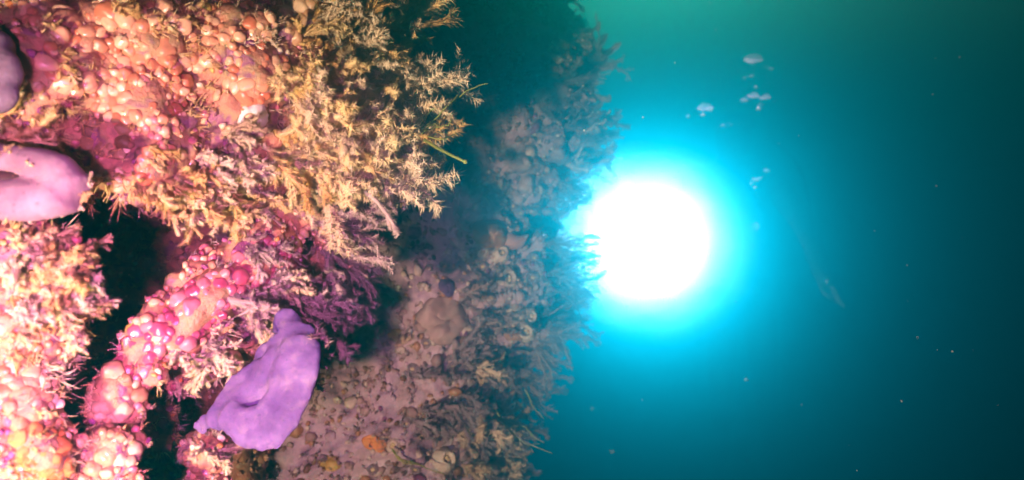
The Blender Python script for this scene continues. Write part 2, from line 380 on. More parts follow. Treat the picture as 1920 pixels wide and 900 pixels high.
# ------------------------------------------------------------------ tunicate colonies
def pod_mesh(k, mat):
    mb = MB(); v, f = ICO[3]; out = []; o = Vector((k*3.1, k*1.7, 4))
    for q in v:
        q = Vector(q); rr = math.hypot(q.x, q.y)
        s_ = 1 + .26*noise.noise(q*1.2+o) + .08*noise.noise(q*3.5+o)
        if k % 4 == 0 and q.z > 0 and rr < .26: s_ -= .16*(1-rr/.26)
        out.append(Vector((q.x*s_, q.y*s_, q.z*s_*.72)))
    mb.add(out, f)
    for i, q in enumerate(f):
        c = sum((Vector(v[a]) for a in q), Vector())/3
        if k % 4 == 0 and c.z > 0 and math.hypot(c.x, c.y) < .11: mb.m[i] = 1
    return mb.mesh('pod', [mat, M['siphon']])
PODS = {c: [pod_mesh(k, M[c]) for k in range(7)] for c in ('pink', 'rose', 'cream', 'brown', 'orange')}
def frame_from(n_, spin):
    a = n_.orthogonal().normalized(); a = Matrix.Rotation(spin, 3, n_) @ a
    b = n_.cross(a); m3 = Matrix((a, b, n_)).transposed(); return m3.to_4x4()
def inside_ellipse(rx, ry, ang):
    t, k = U(0, 6.283), math.sqrt(U(0, 1)); x, y = rx*k*math.cos(t), ry*k*math.sin(t)
    c, s_ = math.cos(R(ang)), math.sin(R(ang)); return x*c - y*s_, x*s_ + y*c
def patch(px, py, rx, ry, ang, thick, mat, name, parent=None, tree=REEF, rings=9, seg=26, lumpy=.5, off=0.0):
    """a soft crust that follows the rock: domed, its rim sunk into the rock"""
    mb = MB(); c, s_ = math.cos(R(ang)), math.sin(R(ang)); o = Vector((px*.01, py*.01, 3)); v = []
    p0, n0 = hit(px, py, tree)
    if p0 is None: p0, n0 = rock(px, py)
    def at(k, t):
        k2 = k*(1 + .22*noise.noise(Vector((math.cos(t)*1.3, math.sin(t)*1.3, 0))+o))
        x, y = rx*k2*math.cos(t), ry*k2*math.sin(t)
        p, n_ = hit(px + x*c - y*s_, py + x*s_ + y*c, tree)
        if p is None or abs(p.y-p0.y) > .07: p, n_ = P(px + x*c - y*s_, py + x*s_ + y*c, p0.y), n0
        h = thick*(1-k**2.5)*(1+lumpy*noise.noise(p*90)) - .003*k + off
        return p + (n_*.4+n0*.6).normalized()*h
    v = [at(0, 0)]; f = []
    for i in range(1, rings+1):
        for j in range(seg): v.append(at(i/rings, 2*math.pi*j/seg))
    for j in range(seg): f.append((0, 1+j, 1+(j+1) % seg))
    for i in range(rings-1):
        for j in range(seg):
            a, b = 1+i*seg+j, 1+i*seg+(j+1) % seg; f.append((a, a+seg, b+seg, b))
    mb.add(v, f); ob = mb.build(name, mat, parent)
    md = ob.modifiers.new('s', 'SOLIDIFY'); md.thickness = .004; md.offset = -1
    return ob
def colony(px, py, rx, ry, ang, rp, col, label, cap=60, tree=REEF, base=None, group='clusters of rounded tunicates on the reef'):
    p0, n0 = hit(px, py, tree)
    if p0 is None: p0, n0 = rock(px, py)
    t = thing('tunicate_colony', p0, label, 'tunicates', group)
    b = patch(px, py, rx*1.05, ry*1.05, ang, .004, M[base or 'reef'], 'mat', None, tree)
    b.parent = t; b.matrix_parent_inverse = Matrix.Translation(-p0)
    spots = []
    for _ in range(900):
        if len(spots) >= cap: break
        x, y = inside_ellipse(rx, ry, ang); r = rp*U(.45, 1.25)
        if any(math.hypot(x-a, y-b_) < (r+c)*.70 for a, b_, c in spots): continue
        p, n_ = hit(px+x, py+y, tree)
        if p is None or abs(p.y-p0.y) > .06: continue
        spots.append((x, y, r)); rw = r/F*p.y
        ob = link('pod', rnd.choice(PODS[col]), t)
        nn = (n_*.7 + n0*.4 + Vector((U(-.3, .3), -.25, U(-.3, .3)))).normalized()
        ob.matrix_local = Matrix.Translation(p - p0 + n_*(.003+rw*U(-.45, .18))) @ frame_from(nn, U(0, 6)) @ Matrix.Diagonal((rw*U(1.0, 1.4), rw*U(1.0, 1.3), rw*U(.9, 1.5), 1))
    return t
colony(320, 70, 95, 62, 8, 14, 'pink', 'glossy salmon tunicate cluster near the top edge, above the largest pink mass')
colony(160, 115, 78, 58, 20, 15, 'pink', 'blurry salmon tunicate cluster near the upper left corner')
colony(270, 185, 88, 46, -14, 14, 'pink', 'salmon tunicate cluster with white glints in the middle of the upper reef')
colony(482, 138, 58, 50, 0, 13, 'pink', 'tight coral red knob of shiny round tunicates above the white shell')
colony(445, 40, 66, 38, 10, 12, 'pink', 'small salmon tunicate cluster at the top edge above the coral red knob')
colony(310, 318, 52, 42, 30, 12, 'pink', 'salmon tunicates on the lower edge of the upper reef, beside gold hydroids')
colony(575, 225, 38, 34, 0, 11, 'orange', 'orange pink tunicates just right of the white shell')
colony(372, 580, 100, 44, -42, 13, 'rose', 'rose pink tunicates along the diagonal reef arm above the purple sponge', 70)
colony(492, 490, 52, 36, -30, 12, 'rose', 'magenta tinted tunicates at the upper end of the diagonal reef arm')
colony(262, 662, 60, 34, -50, 13, 'rose', 'rose tunicates at the lower bend of the diagonal reef arm')
colony(212, 745, 48, 42, -60, 17, 'cream', 'cream and pink tunicates hanging below the diagonal reef arm')
colony(205, 850, 40, 44, 90, 16, 'cream', 'cream tunicates low on the shaded stump under the reef arm')
colony(50, 622, 62, 34, 0, 12, 'pink', 'reddish tunicates under the orange hydroids at the left edge')
colony(50, 745, 62, 44, 60, 17, 'cream', 'bright out of focus cream tunicates at the lower left edge')
colony(80, 850, 60, 40, 60, 16, 'orange', 'glowing orange tunicates in the bottom left corner')
colony(565, 40, 42, 36, 0, 13, 'cream', 'amber and cream tunicates at the top edge beside the branching hydroids')
colony(130, 30, 90, 34, 5, 14, 'pink', 'dull salmon tunicates along the top edge near the left corner')
colony(200, 255, 46, 36, 40, 11, 'brown', 'dark brown tunicates in the hollow right of the curled violet sponge')
colony(610, 380, 42, 26, 20, 12, 'brown', 'dull brown rounded tunicates in the shade under the hydroid plume')

# ------------------------------------------------------------------ sponges, shells
def soft_body(name, lumps, voxel, mat, amp, freq, label, cat, group=None, squash=.6, smooth=8):
    me_ = remeshed(name, lumps, voxel, mat, amp, freq, squash, 0, smooth)
    c = sum((v.co for v in me_.vertices), Vector())/len(me_.vertices)
    for v in me_.vertices: v.co -= c
    o = link(name, me_); o.location = c; return tag(o, label, cat, group)
sp = [(540, 606, .70, 34), (558, 630, .69, 38), (562, 662, .68, 40), (556, 700, .675, 44), (546, 735, .67, 46), (528, 770, .665, 48), (508, 802, .66, 46), (492, 818, .66, 34),
      (470, 800, .665, 44), (440, 786, .67, 38), (412, 782, .68, 30), (388, 790, .69, 22), (376, 797, .70, 20), (500, 740, .68, 46), (520, 690, .685, 40), (462, 760, .68, 38), (532, 648, .695, 36),
      (586, 668, .675, 18), (582, 700, .672, 20), (570, 740, .668, 18), (425, 762, .685, 32), (450, 732, .69, 36), (480, 704, .69, 36), (498, 668, .70, 30)]
ps = soft_body('purple_sponge', sp, .0028, M['purple'], .0028, 24, 'dull purple sponge spread like a draped cloth below the reef arm', 'sponge', None, .22, 30)
cl = MB()                                      # the curled pale sponge at the left edge
path = [(-120, 290), (-40, 292), (20, 298), (72, 306), (112, 320), (134, 344), (124, 364), (96, 372), (50, 375), (0, 372), (-60, 366), (-130, 360)]
cl.lump(P(150, 352, .578), .008, 3, rough=.4); cl.lump(P(20, 395, .575), .010, 3, (1.6, .6, .8), .4); cl.lump(P(90, 296, .58), .009, 3, (1.5, .7, .8), .4)
cl.tube([P(x, y, .585 - .012*math.sin(i/11*3.14)) for i, (x, y) in enumerate(path)], [.011, .0135, .0115, .0125, .0140, .0150, .0172, .0160, .0178, .0165, .0170, .016], 16)
o = cl.build('curled_sponge', M['violet']); md = o.modifiers.new('r', 'REMESH'); md.mode = 'VOXEL'; md.voxel_size = .0022
sm = o.modifiers.new('s', 'SMOOTH'); sm.iterations = 12
tag(o, 'pale violet sponge curled into a lip with a dark fold at the left edge', 'sponge')
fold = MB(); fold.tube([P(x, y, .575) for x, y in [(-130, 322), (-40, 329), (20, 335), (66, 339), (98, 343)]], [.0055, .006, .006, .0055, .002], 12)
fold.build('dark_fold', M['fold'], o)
soft_body('bulb_sponge', [(-30, 90, .56, 55), (-12, 135, .555, 52), (-8, 175, .555, 36)], .004, M['dusk'], .003, 20, 'dull mauve rounded sponge cut off by the left edge near the top', 'sponge', None, .6, 8)
def crust_patch(name, px, py, rx, ry, ang, th, mat, label, cat, tree=REEF, group=None, lumpy=.6):
    return tag(patch(px, py, rx, ry, ang, th, M[mat], name, None, tree, lumpy=lumpy), label, cat, group)
crust_patch('orange_sponge', 612, 415, 17, 10, -20, .006, 'orange', 'small orange sponge spot on the lilac hydroid knoll', 'sponge')
crust_patch('orange_sponge', 600, 160, 34, 24, 30, .008, 'orange', 'orange sponge among tan hydroids right of the coral red knob', 'sponge')
crust_patch('yellow_sponge', 258, 618, 22, 16, -40, .002, 'yellow', 'yellow sponge patch on the shaded side of the rose reef arm', 'sponge')
crust_patch('yellow_sponge', 60, 878, 26, 15, 0, .002, 'yellow', 'yellow sponge at the bottom edge near the left corner', 'sponge')
crust_patch('yellow_sponge', 385, 18, 13, 10, 0, .003, 'yellow', 'yellow sponge dot at the top edge among salmon tunicates', 'sponge')
crust_patch('plum_sponge', 480, 468, 44, 20, -20, .005, 'plum', 'magenta crust sponge at the head of the reef arm', 'sponge')
crust_patch('yellow_sponge', 744, 630, 15, 12, 0, .0025, 'yellow', 'yellow sponge dot on the lamplit shoulder of the piling', 'sponge', PIL)
crust_patch('yellow_sponge', 618, 868, 20, 13, 20, .0025, 'yellow', 'yellow sponge dot near the bottom edge of the piling', 'sponge', PIL)
crust_patch('orange_sponge', 702, 830, 22, 14, 20, .0025, 'orange', 'dull orange sponge patch low on the piling', 'sponge', PIL)
crust_patch('pale_sponge', 985, 308, 28, 22, 20, .016, 'lilac', 'pale lilac sponge patch high on the blue shaded piling', 'sponge', PIL)
crust_patch('pale_sponge', 988, 345, 14, 20, 0, .014, 'lilac', 'narrow pale lilac sponge just below the highest lilac patch', 'sponge', PIL)
crust_patch('pale_sponge', 1050, 290, 14, 13, 0, .012, 'lilac', 'faint lilac sponge patch beside the upper rim of the piling', 'sponge', PIL)
crust_patch('pale_sponge', 918, 440, 34, 26, 20, .018, 'cream', 'creamy white sponge beside the pointed rust sponge', 'sponge', PIL)
tri = MB(); q, n_ = hit(962, 447, PIL)
e = .0001
tp = [P(930, 425, q.y-.008), P(992, 440, q.y-.03), P(958, 472, q.y-.012), P(925, 455, q.y-.006)]
tri.tube([tp[0].lerp(tp[3], .5), (tp[0]+tp[2]+tp[3])/3, tp[1].lerp(tp[2], .45), tp[1]], [.020, .022, .012, .001], 12)
ob = tri.build('pointed_sponge', M['rust']); tag(ob, 'pointed rust pink sponge sticking out at the shadow edge of the piling', 'sponge')
crust_patch('pink_crust', 830, 600, 50, 42, 10, .012, 'lilac', 'broad smooth pinkish crust across the middle of the piling', 'sponge', PIL)
crust_patch('blue_sponge', 838, 540, 16, 12, 40, .012, 'purple', 'small bluish sponge at the shadow edge on the piling', 'sponge', PIL)

def barnacle_meshes(k, shellmat):
    rr = random.Random(k); mb = MB(); seg = 36; v = []; f = []; prof = [(1.0, -.1), (.92, .25), (.78, .55), (.62, .82), (.52, .92), (.42, .86), (.34, .5), (.30, .2)]
    for i, (r, z) in enumerate(prof):
        for j in range(seg):
            t = 2*math.pi*j/seg; pl = abs(((j/6) % 1)-.5)*2
            k2 = 1 + (.10*math.cos(t*18+i)*.4 - .10*(pl > .8))*(1 if i < 5 else .3) + .08*noise.noise(Vector((math.cos(t)*2, math.sin(t)*2, i*.6+k)))
            v.append((r*k2*math.cos(t), r*k2*math.sin(t)*.88, z + (.09*math.sin(t*3+k) if 2 < i < 6 else 0)))
    for i in range(len(prof)-1):
        for j in range(seg):
            j2 = (j+1) % seg; f.append((i*seg+j, i*seg+j2, (i+1)*seg+j2, (i+1)*seg+j))
    f.append(tuple((len(prof)-1)*seg+j for j in range(seg)))
    mb.add(v, f); sh = mb.mesh('shell', shellmat)
    bk = MB()
    for sx in (-1, 1):
        w_, g_ = ICO[2]; bk.add([(q[0]*.17+sx*.13, q[1]*.30, .42+q[2]*.34*(1-.5*abs(q[1]))) for q in w_], g_)
    return sh, bk.mesh('beak', M['beak'])
BARN = [barnacle_meshes(k, M['barnacle']) for k in range(3)]; BARNS = [barnacle_meshes(k+20, M['pillar']) for k in range(3)]; BARNW = [barnacle_meshes(9, M['shell'])]
def barnacle(px, py, rp, label, tree=PIL, group='barnacles on the piling', kinds=BARN, lean=(0, 0, 0)):
    p, n_ = hit(px, py, tree)
    if p is None: return
    t = thing('barnacle', p, label, 'barnacle', group); rw = rp/F*p.y
    sh, bk = rnd.choice(kinds); nn = (n_ + Vector((0, -.5, 0)) + Vector(lean)).normalized()
    mtx = frame_from(nn, U(0, 6)) @ Matrix.Diagonal((rw, rw, rw*U(.7, 1.1), 1))
    a = link('shell', sh, t); a.matrix_local = mtx
    b = link('beak', bk, t); b.matrix_local = mtx
    return t
barnacle(950, 522, 25, 'large cream barnacle in the middle of the piling, right of the dark gap')
barnacle(965, 588, 24, 'large yellow tinted barnacle below the large cream one')
barnacle(986, 622, 21, 'yellowish barnacle just under the yellow tinted one')
barnacle(938, 478, 20, 'pale barnacle directly under the pointed rust sponge')
barnacle(994, 590, 17, 'small pale barnacle close to the right of the yellow tinted one')
barnacle(905, 472, 15, 'squarish pale barnacle under the creamy white sponge')
barnacle(868, 478, 13, 'small barnacle left of the squarish pale one at the shadow edge')
barnacle(832, 862, 25, 'big cream barnacle low on the piling near the bottom edge')
barnacle(884, 830, 14, 'white ring shaped barnacle upper right of the low cream one')
barnacle(876, 626, 22, 'pinkish barnacle beside the broad smooth crust')
barnacle(738, 835, 16, 'pinkish barnacle low on the left part of the piling')
for x, y, r in [(944, 378, 9), (962, 388, 11), (972, 400, 12), (982, 416, 10), (1000, 485, 13), (1010, 500, 12), (1000, 520, 13), (1022, 530, 10), (872, 548, 10), (890, 520, 12),
                (905, 500, 11), (925, 620, 12), (905, 690, 12), (935, 655, 13), (850, 690, 12), (880, 715, 10), (775, 690, 11), (760, 790, 12), (800, 815, 10), (905, 785, 11),
                (960, 690, 12), (1000, 665, 10), (720, 700, 10), (1010, 590, 10), (920, 560, 11), (700, 880, 12), (780, 880, 11), (860, 760, 9), (690, 640, 10), (800, 640, 11)]:
    barnacle(x, y, r*1.1, 'small fuzzy barnacle grown into the crust of the piling', group='small barnacles on the piling', kinds=BARNS)
t = barnacle(470, 219, 36, 'bright white barnacle shell with a dark opening on the upper reef', REEF, None, BARNW, (-.1, -.5, -.1))
if t: t.name = 'white_barnacle'

# ------------------------------------------------------------------ hydroids: feathery branching tufts
def branch_mesh(seed, mat, fuzz_=1.0, arms=6, thick=1.0, plume=0):
    """one branch, 1 long, growing along +Z"""
    rr = random.Random(seed); mb = MB(); u = rr.uniform
    def stem(p, d, L, r0, r1, n=7, wob=.16):
        pts = [p]; dd = d; bend = Vector((u(-.09, .09), u(-.09, .09), 0))
        for i in range(n):
            dd = (dd + bend + Vector((u(-wob, wob), u(-wob, wob), u(-wob, wob)))).normalized(); pts.append(pts[-1]+dd*L/n)
        mb.tube(pts, [(r0+(r1-r0)*i/n)*u(.8, 1.25) for i in range(n+1)], 6); return pts
    def feather(pts, dens, ln):
        for i in range(len(pts)-1):
            a, b = pts[i], pts[i+1]; ax = (b-a); l = ax.length; ax.normalize()
            for _ in range(max(1, int(dens*l*fuzz_))):
                s_ = Vector((u(-1, 1), u(-1, 1), u(-1, 1))); s_ = (s_-ax*s_.dot(ax))
                if s_.length < .1: continue
                dd = (s_.normalized() + ax*u(.2, 1.3)).normalized()
                mb.spike(a.lerp(b, u(0, 1)), dd, ln*u(.4, 1.3), ln*.10)
    main = stem(Vector((0, 0, 0)), Vector((0, 0, 1)), 1, .019*thick, .009*thick, 9, .12)
    feather(main, 420, .105)
    for k in range(arms):
        t = u(.15, .95); i = min(8, int(t*9)); p = main[i].lerp(main[i+1], t*9-i)
        ax = (main[i+1]-main[i]).normalized(); s_ = Vector((u(-1, 1), u(-1, 1)*.6, 0)).normalized()
        d = (ax*u(1.0, 2.0)+s_).normalized(); L = u(.18, .42)*(1.15-t*.6)
        if plume: d = (ax*u(2.0, 4.5)+s_).normalized(); L = u(.3, .62)*(1.1-t*.6)
        pts = stem(p, d, L, .012*thick, .006*thick, 5, .16); feather(pts, 420, .085)
        for _ in range(2):
            if u(0, 1) < .6:
                q = pts[rr.randint(1, 4)]; d2 = (d + Vector((u(-1, 1), u(-1, 1), u(-1, 1)))).normalized()
                feather(stem(q, d2, L*u(.3, .55), .009*thick, .005*thick, 3), 400, .066)
    me_ = mb.mesh('branch', mat, True); return me_
BR = {}
for ci, c in enumerate(('gold', 'tan', 'lilac', 'mauve')):
    BR[c] = [branch_mesh(100*ci+k, M[c], 1.0, 7+k % 4, 1.25) for k in range(7)]
    BR[c+'_thin'] = [branch_mesh(100*ci+50+k, M[c], .3, 4, 1.0) for k in range(5)]
    BR[c+'_thick'] = [branch_mesh(100*ci+70+k, M[c], .8, 3, 2.3) for k in range(4)]
for ci, c in enumerate(('gold', 'tan', 'lilac')):
    BR[c+'_plume'] = [branch_mesh(100*ci+30+k, M[c], .62, 9, .75, 1) for k in range(7)]
BR['lilac_fil'] = [branch_mesh(700+k, M['lilac'], .16, 5, .42, k % 2) for k in range(6)]
BR['mauve_fil'] = [branch_mesh(720+k, M['mauve'], .16, 5, .45, k % 2) for k in range(6)]
BR['green'] = [branch_mesh(900+k, M['green'], .12, 2, .5) for k in range(4)]
HOLD = {}
for c in ('gold', 'tan', 'lilac', 'mauve', 'green'):
    mb = MB(); mb.lump(Vector((0, 0, 0)), 1, 2, (1, 1, .7), .3); HOLD[c] = mb.mesh('holdfast', M[c])
def orient(d, spin):
    return d.to_track_quat('Z', 'Y').to_matrix().to_4x4() @ Matrix.Rotation(spin, 4, 'Z')
def tuft(px, py, ang, Lp, n, spread, col, label, group=None, tree=REEF, toward=.15, at=None, nrm=None, name='hydroid_tuft', cat='hydroid'):
    if at is None:
        p, n_ = rock(px, py) if tree is REEF else hit(px, py, tree)
        if p is None: return
    else: p, n_ = at, nrm
    c0 = col.split('_')[0]; t = thing(name, p, label, cat, group); L = Lp/F*p.y
    h = link('holdfast', HOLD[c0], t); h.matrix_local = frame_from(n_, 0) @ Matrix.Scale(L*.05, 4)
    a = R(ang); d0 = Vector((math.cos(a), -toward, -math.sin(a)))
    for k in range(n):
        s_ = spread/57.3; d = (d0 + Vector((rnd.gauss(0, s_), rnd.gauss(0, s_)*.8, rnd.gauss(0, s_))) + n_*.12).normalized()
        b = link('branch', rnd.choice(BR[col]), t); l = L*(1 if k == 0 else U(.5, 1.0))
        b.matrix_local = Matrix.Translation(d*(-.004) + Vector((U(-1, 1), U(-1, 1), U(-1, 1)))*L*.03) @ orient(d, U(0, 6.28)) @ Matrix.Scale(l, 4)
    return t
# the ones that stand out
BIG = [
 (655, 62, -16, 215, 3, 7, 'gold_thick', 'thick golden hydroid stem reaching along the top edge over dark water'),
 (690, 95, 20, 130, 3, 12, 'tan_thin', 'thin crooked tan hydroid hanging below the thick golden stem'),
 (625, 200, -22, 150, 3, 10, 'gold_thick', 'crooked golden hydroid fingers pointing up right above the tan plume'),
 (640, 200, -6, 245, 10, 7, 'tan_plume', 'broad tan hydroid plume reaching farthest right from the upper reef'),
 (635, 225, 10, 230, 10, 8, 'gold_plume', 'shaggy tan hydroid just below the broad plume'),
 (620, 262, 20, 245, 10, 7, 'tan_plume', 'greyish hydroid plume ending in a soft lilac tip'),
 (575, 290, 33, 175, 7, 8, 'gold_plume', 'tan hydroid fingers pointing down right under the grey plume'),
 (556, 290, 55, 130, 2, 5, 'gold_thick', 'pair of long golden fingers hanging below the upper reef'),
 (600, 290, 56, 80, 2, 8, 'gold_thick', 'short golden finger beside the long hanging pair'),
 (690, 362, 24, 110, 1, 2, 'lilac_thick', 'lone lilac stick poking right into the blue shade'),
 (590, 415, 10, 165, 9, 14, 'lilac_plume', 'bushy lilac hydroid knoll with star tips in the middle of the picture'),
 (610, 475, 28, 125, 8, 14, 'lilac_plume', 'lilac hydroid tassel below the bushy knoll'),
 (425, 560, 22, 160, 4, 9, 'lilac_thick', 'long lilac hydroid branch lying across above the purple sponge'),
 (495, 560, 27, 185, 8, 9, 'lilac_plume', 'dense lilac hydroid plume ending just above the purple sponge'),
 (362, 408, 70, 62, 5, 26, 'gold', 'small star shaped sprig hanging over the dark cave'),
 (412, 350, 60, 110, 4, 14, 'tan', 'pale hydroid hanging over the head of the reef arm'),
 (20, 262, -8, 140, 3, 8, 'gold_thick', 'blurred golden fingers above the curled violet sponge'),
 (55, 270, 40, 92, 3, 12, 'gold_thick', 'blurred golden fingers drooping onto the curled violet sponge'),
 (-10, 222, 18, 100, 3, 12, 'gold_thick', 'blurred golden finger at the left edge below the mauve sponge'),
 (50, 490, 8, 165, 9, 12, 'gold_plume', 'bright gold hydroid plume at the left pointing into the dark cave'),
 (30, 450, 15, 120, 7, 18, 'gold', 'golden hydroid bush at the left edge under the curled sponge'),
 (50, 545, 25, 130, 8, 16, 'gold', 'golden hydroid bush in the lower half of the left mass'),
 (108, 622, 2, 85, 2, 6, 'lilac_thin', 'single thin pale sprig with a knobbed tip over the dark cave'),
 (392, 655, 55, 100, 7, 24, 'tan', 'cream hydroid tuft left of the purple sponge'),
 (380, 845, 25, 78, 8, 34, 'tan', 'pale branching hydroid under the purple sponge near the bottom edge'),
 (452, 662, 0, 74, 2, 8, 'gold_thin', 'thin golden sprig crossing the top of the purple sponge'),
 (640, 620, 5, 40, 2, 10, 'lilac_thin', 'tiny pale sprig right of the purple sponge above the dark hollow'),
]
for b in BIG: tuft(*b, group='large hydroids on the reef')
# the many smaller ones, by the part of the reef they grow on
def poly_pts(poly, n):
    xs = [p[0] for p in poly]; ys = [p[1] for p in poly]; out = []
    while len(out) < n:
        x, y = U(min(xs), max(xs)), U(min(ys), max(ys)); ins = False; j = len(poly)-1
        for i in range(len(poly)):
            (x1, y1), (x2, y2) = poly[i], poly[j]
            if (y1 > y) != (y2 > y) and x < (x2-x1)*(y-y1)/(y2-y1)+x1: ins = not ins
            j = i
        if ins: out.append((x, y))
    return out
ZONES = [
 ([(535, 130), (665, 120), (700, 200), (690, 310), (590, 335), (530, 260)], 32, (-6, 30), (120, 210), ('tan_plume', 'gold_plume', 'tan_plume', 'gold_plume', 'gold_thick'), 'short tan hydroid in the crowded plume right of the white shell', 'hydroids of the right plume'),
 ([(240, 240), (540, 250), (560, 330), (500, 400), (300, 400), (230, 300)], 24, (16, 52), (70, 140), ('gold_plume', 'tan_plume', 'gold'), 'short golden hydroid on the underside of the upper reef', 'hydroids under the upper reef'),
 ([(-20, 430), (120, 430), (170, 520), (130, 610), (-20, 640)], 16, (-5, 45), (70, 140), ('gold_plume', 'gold', 'tan_plume'), 'small golden hydroid in the thicket at the left edge', 'hydroids of the left thicket'),
 ([(150, 370), (300, 380), (290, 430), (130, 420)], 9, (20, 75), (40, 75), ('gold', 'tan'), 'little golden hydroid hanging at the roof of the dark cave', 'hydroids at the cave roof'),
 ([(380, 430), (560, 430), (690, 520), (640, 620), (430, 610)], 20, (2, 48), (60, 125), ('lilac_plume', 'lilac', 'tan_plume'), 'small lilac hydroid on the shaded knolls above the purple sponge', 'hydroids of the lilac knolls'),
 ([(520, -30), (760, -40), (790, 40), (640, 110), (540, 90)], 16, (-32, 25), (90, 170), ('tan_plume', 'gold_plume', 'tan_thin', 'tan'), 'small tan hydroid in the tangle at the top of the reef', 'hydroids of the top tangle'),
 ([(0, 650), (120, 650), (140, 900), (0, 900)], 8, (-20, 60), (40, 80), ('tan', 'gold'), 'blurred tan hydroid between the bright tunicates at the lower left', 'hydroids at the lower left'),
 ([(310, 620), (460, 600), (450, 740), (350, 900), (320, 900)], 10, (0, 90), (40, 80), ('tan', 'lilac'), 'small cream hydroid left of and under the purple sponge', 'hydroids beside the purple sponge'),
 ([(10, 20), (520, 0), (520, 120), (80, 130)], 12, (-20, 60), (35, 70), ('gold', 'tan'), 'tiny gold hydroid between the salmon tunicates of the upper reef', 'hydroids between the tunicates'),
]
for poly, n, ar, lr, cols, label, grp in ZONES:
    for x, y in poly_pts(poly, n): tuft(x, y, U(*ar), U(*lr), rnd.randint(4, 7), 15, rnd.choice(cols), label, grp)
for x, y, a_, l_ in [(-10, 296, 30, 90), (40, 298, 48, 76), (95, 306, 62, 50), (150, 380, -80, 46), (120, 398, -60, 44), (60, 410, -50, 52), (10, 412, -40, 50), (165, 345, -150, 40)]:
    tuft(x, y, a_, l_, 5, 20, rnd.choice(('gold', 'tan')), 'short golden hydroid overgrowing the rim of the curled violet sponge', 'hydroids round the curled sponge', REEF, .2,
         P(x, y, .575), Vector((0, -1, 0)))
# bare green stems and algae threads
st = MB(); a, b = P(795, 262, .765), P(872, 303, .75)
st.tube([a, a.lerp(b, .35)+Vector((0, 0, -.0012)), a.lerp(b, .7)+Vector((0, 0, -.001)), b], [.0016, .0017, .0016, .0014], 8); st.lump(b, .0026, 2, rough=.2)
for k in range(14):
    q = a.lerp(b, U(.3, 1.02)); st.spike(q, Vector((U(-.3, 1), U(-1, 1), U(-1, 1))).normalized(), U(.002, .005), .0004)
tag(st.build('bare_stem', M['green']), 'pale yellow green bare stem with a knobbed tip jutting over dark water', 'hydroid stem')
def threads(name, list_, label, w_=.0007):
    mb = MB()
    for pts, d in list_:
        c = [P(x, y, d+U(-.01, .01)) for x, y in pts]
        out = []
        for i in range(len(c)-1):
            for k in range(4): out.append(c[i].lerp(c[i+1], k/4)+Vector((U(-1, 1), U(-1, 1), U(-1, 1)))*.0006)
        out.append(c[-1]); m_ = len(out)
        mb.tube(out, [w_*(1.3-.9*i/m_) for i in range(m_)], 5)
    return tag(mb.build(name, M['green']), label, 'algae')
threads('algae_threads', [([(790, 240), (815, 225), (842, 195), (862, 175)], .76), ([(795, 245), (812, 240), (840, 235), (850, 212)], .76), ([(788, 235), (805, 210), (818, 200)], .76),
                          ([(792, 250), (808, 232), (818, 238), (822, 228)], .76), ([(850, 190), (875, 170), (905, 158), (915, 156)], .77), ([(800, 255), (830, 262), (845, 255), (862, 248)], .76),
                          ([(790, 225), (800, 236), (815, 232), (826, 236)], .76)], 'yellow green algae threads caught in the tan plume')
threads('algae_threads', [([(930, 770), (950, 800), (975, 825), (1010, 840), (1035, 850)], 1.25), ([(940, 790), (965, 818), (990, 835), (1012, 832)], 1.25), ([(985, 730), (1000, 765), (1020, 785)], 1.27),
                          ([(960, 800), (985, 800), (1003, 822), (1020, 830)], 1.25)], 'pale green algae threads trailing from the lower rim of the piling', .0012)
threads('algae_threads', [([(735, 842), (748, 862), (780, 868), (800, 878), (835, 890)], 1.2), ([(740, 850), (756, 868), (790, 872)], 1.2)], 'yellow algae thread lying across the bottom of the piling', .0014)

# ------------------------------------------------------------------ fringe on the piling
def rim(py, off=0):
    """the spot on the piling's right-hand rim at this height, with its outward direction"""
    z = 450 - py
    for px in range(1180, 860, -2):
        p, n_ = hit(px, py, PIL)
        if p is not None: return px
    return 1050
def fringe(y0, y1, n, ar, lr, cols, label, grp, inset=(2, 22)):
    for k in range(n):
        y = U(y0, y1); px = rim(y) - U(*inset)
        p, n_ = hit(px, y, PIL)
        if p is None: continue
        tuft(px, y, U(*ar), U(*lr), rnd.randint(3, 5), 17, rnd.choice(cols), label, grp, PIL, .05, p - n_*.004, n_, 'rim_sprig', 'hydroid sprig')
fringe(95, 330, 34, (-35, 15), (38, 95), ('lilac_thick', 'lilac_fil', 'tan', 'lilac_fil', 'lilac'), 'pale ragged hydroid fringing the upper rim of the piling', 'hydroids on the upper rim')
fringe(330, 600, 34, (-28, 38), (42, 105), ('mauve_thin', 'mauve_fil', 'mauve_fil', 'lilac_fil'), 'dark hydroid sprig on the piling rim silhouetted against the white glow', 'hydroids against the glow')
fringe(595, 740, 26, (-25, 40), (36, 90), ('lilac', 'mauve_fil', 'lilac_fil', 'lilac_thin'), 'pale feathery hydroid on the piling rim just below the glow', 'hydroids below the glow')
fringe(740, 900, 22, (-10, 50), (40, 95), ('mauve', 'mauve_fil', 'lilac_fil', 'tan'), 'drooping hydroid on the lowest part of the piling rim', 'hydroids on the lowest rim')
fringe(-40, 110, 12, (-40, 10), (18, 40), ('mauve', 'mauve_thin'), 'short dark hydroid on the shaded top of the piling rim', 'hydroids on the shaded top rim')
tuft(1112, 268, -2, 76, 3, 7, 'lilac_thick', 'longest pale finger of the upper piling rim pointing at open water', 'large hydroids on the piling', PIL, .05)
tuft(1040, 695, -8, 84, 5, 10, 'lilac', 'long feathery sprig reaching out below the glow from the piling', 'large hydroids on the piling', PIL, .05)
tuft(1078, 330, 22, 92, 3, 12, 'mauve_thin', 'long dark forked sprig just above the white glow', 'large hydroids on the piling', PIL, .05)
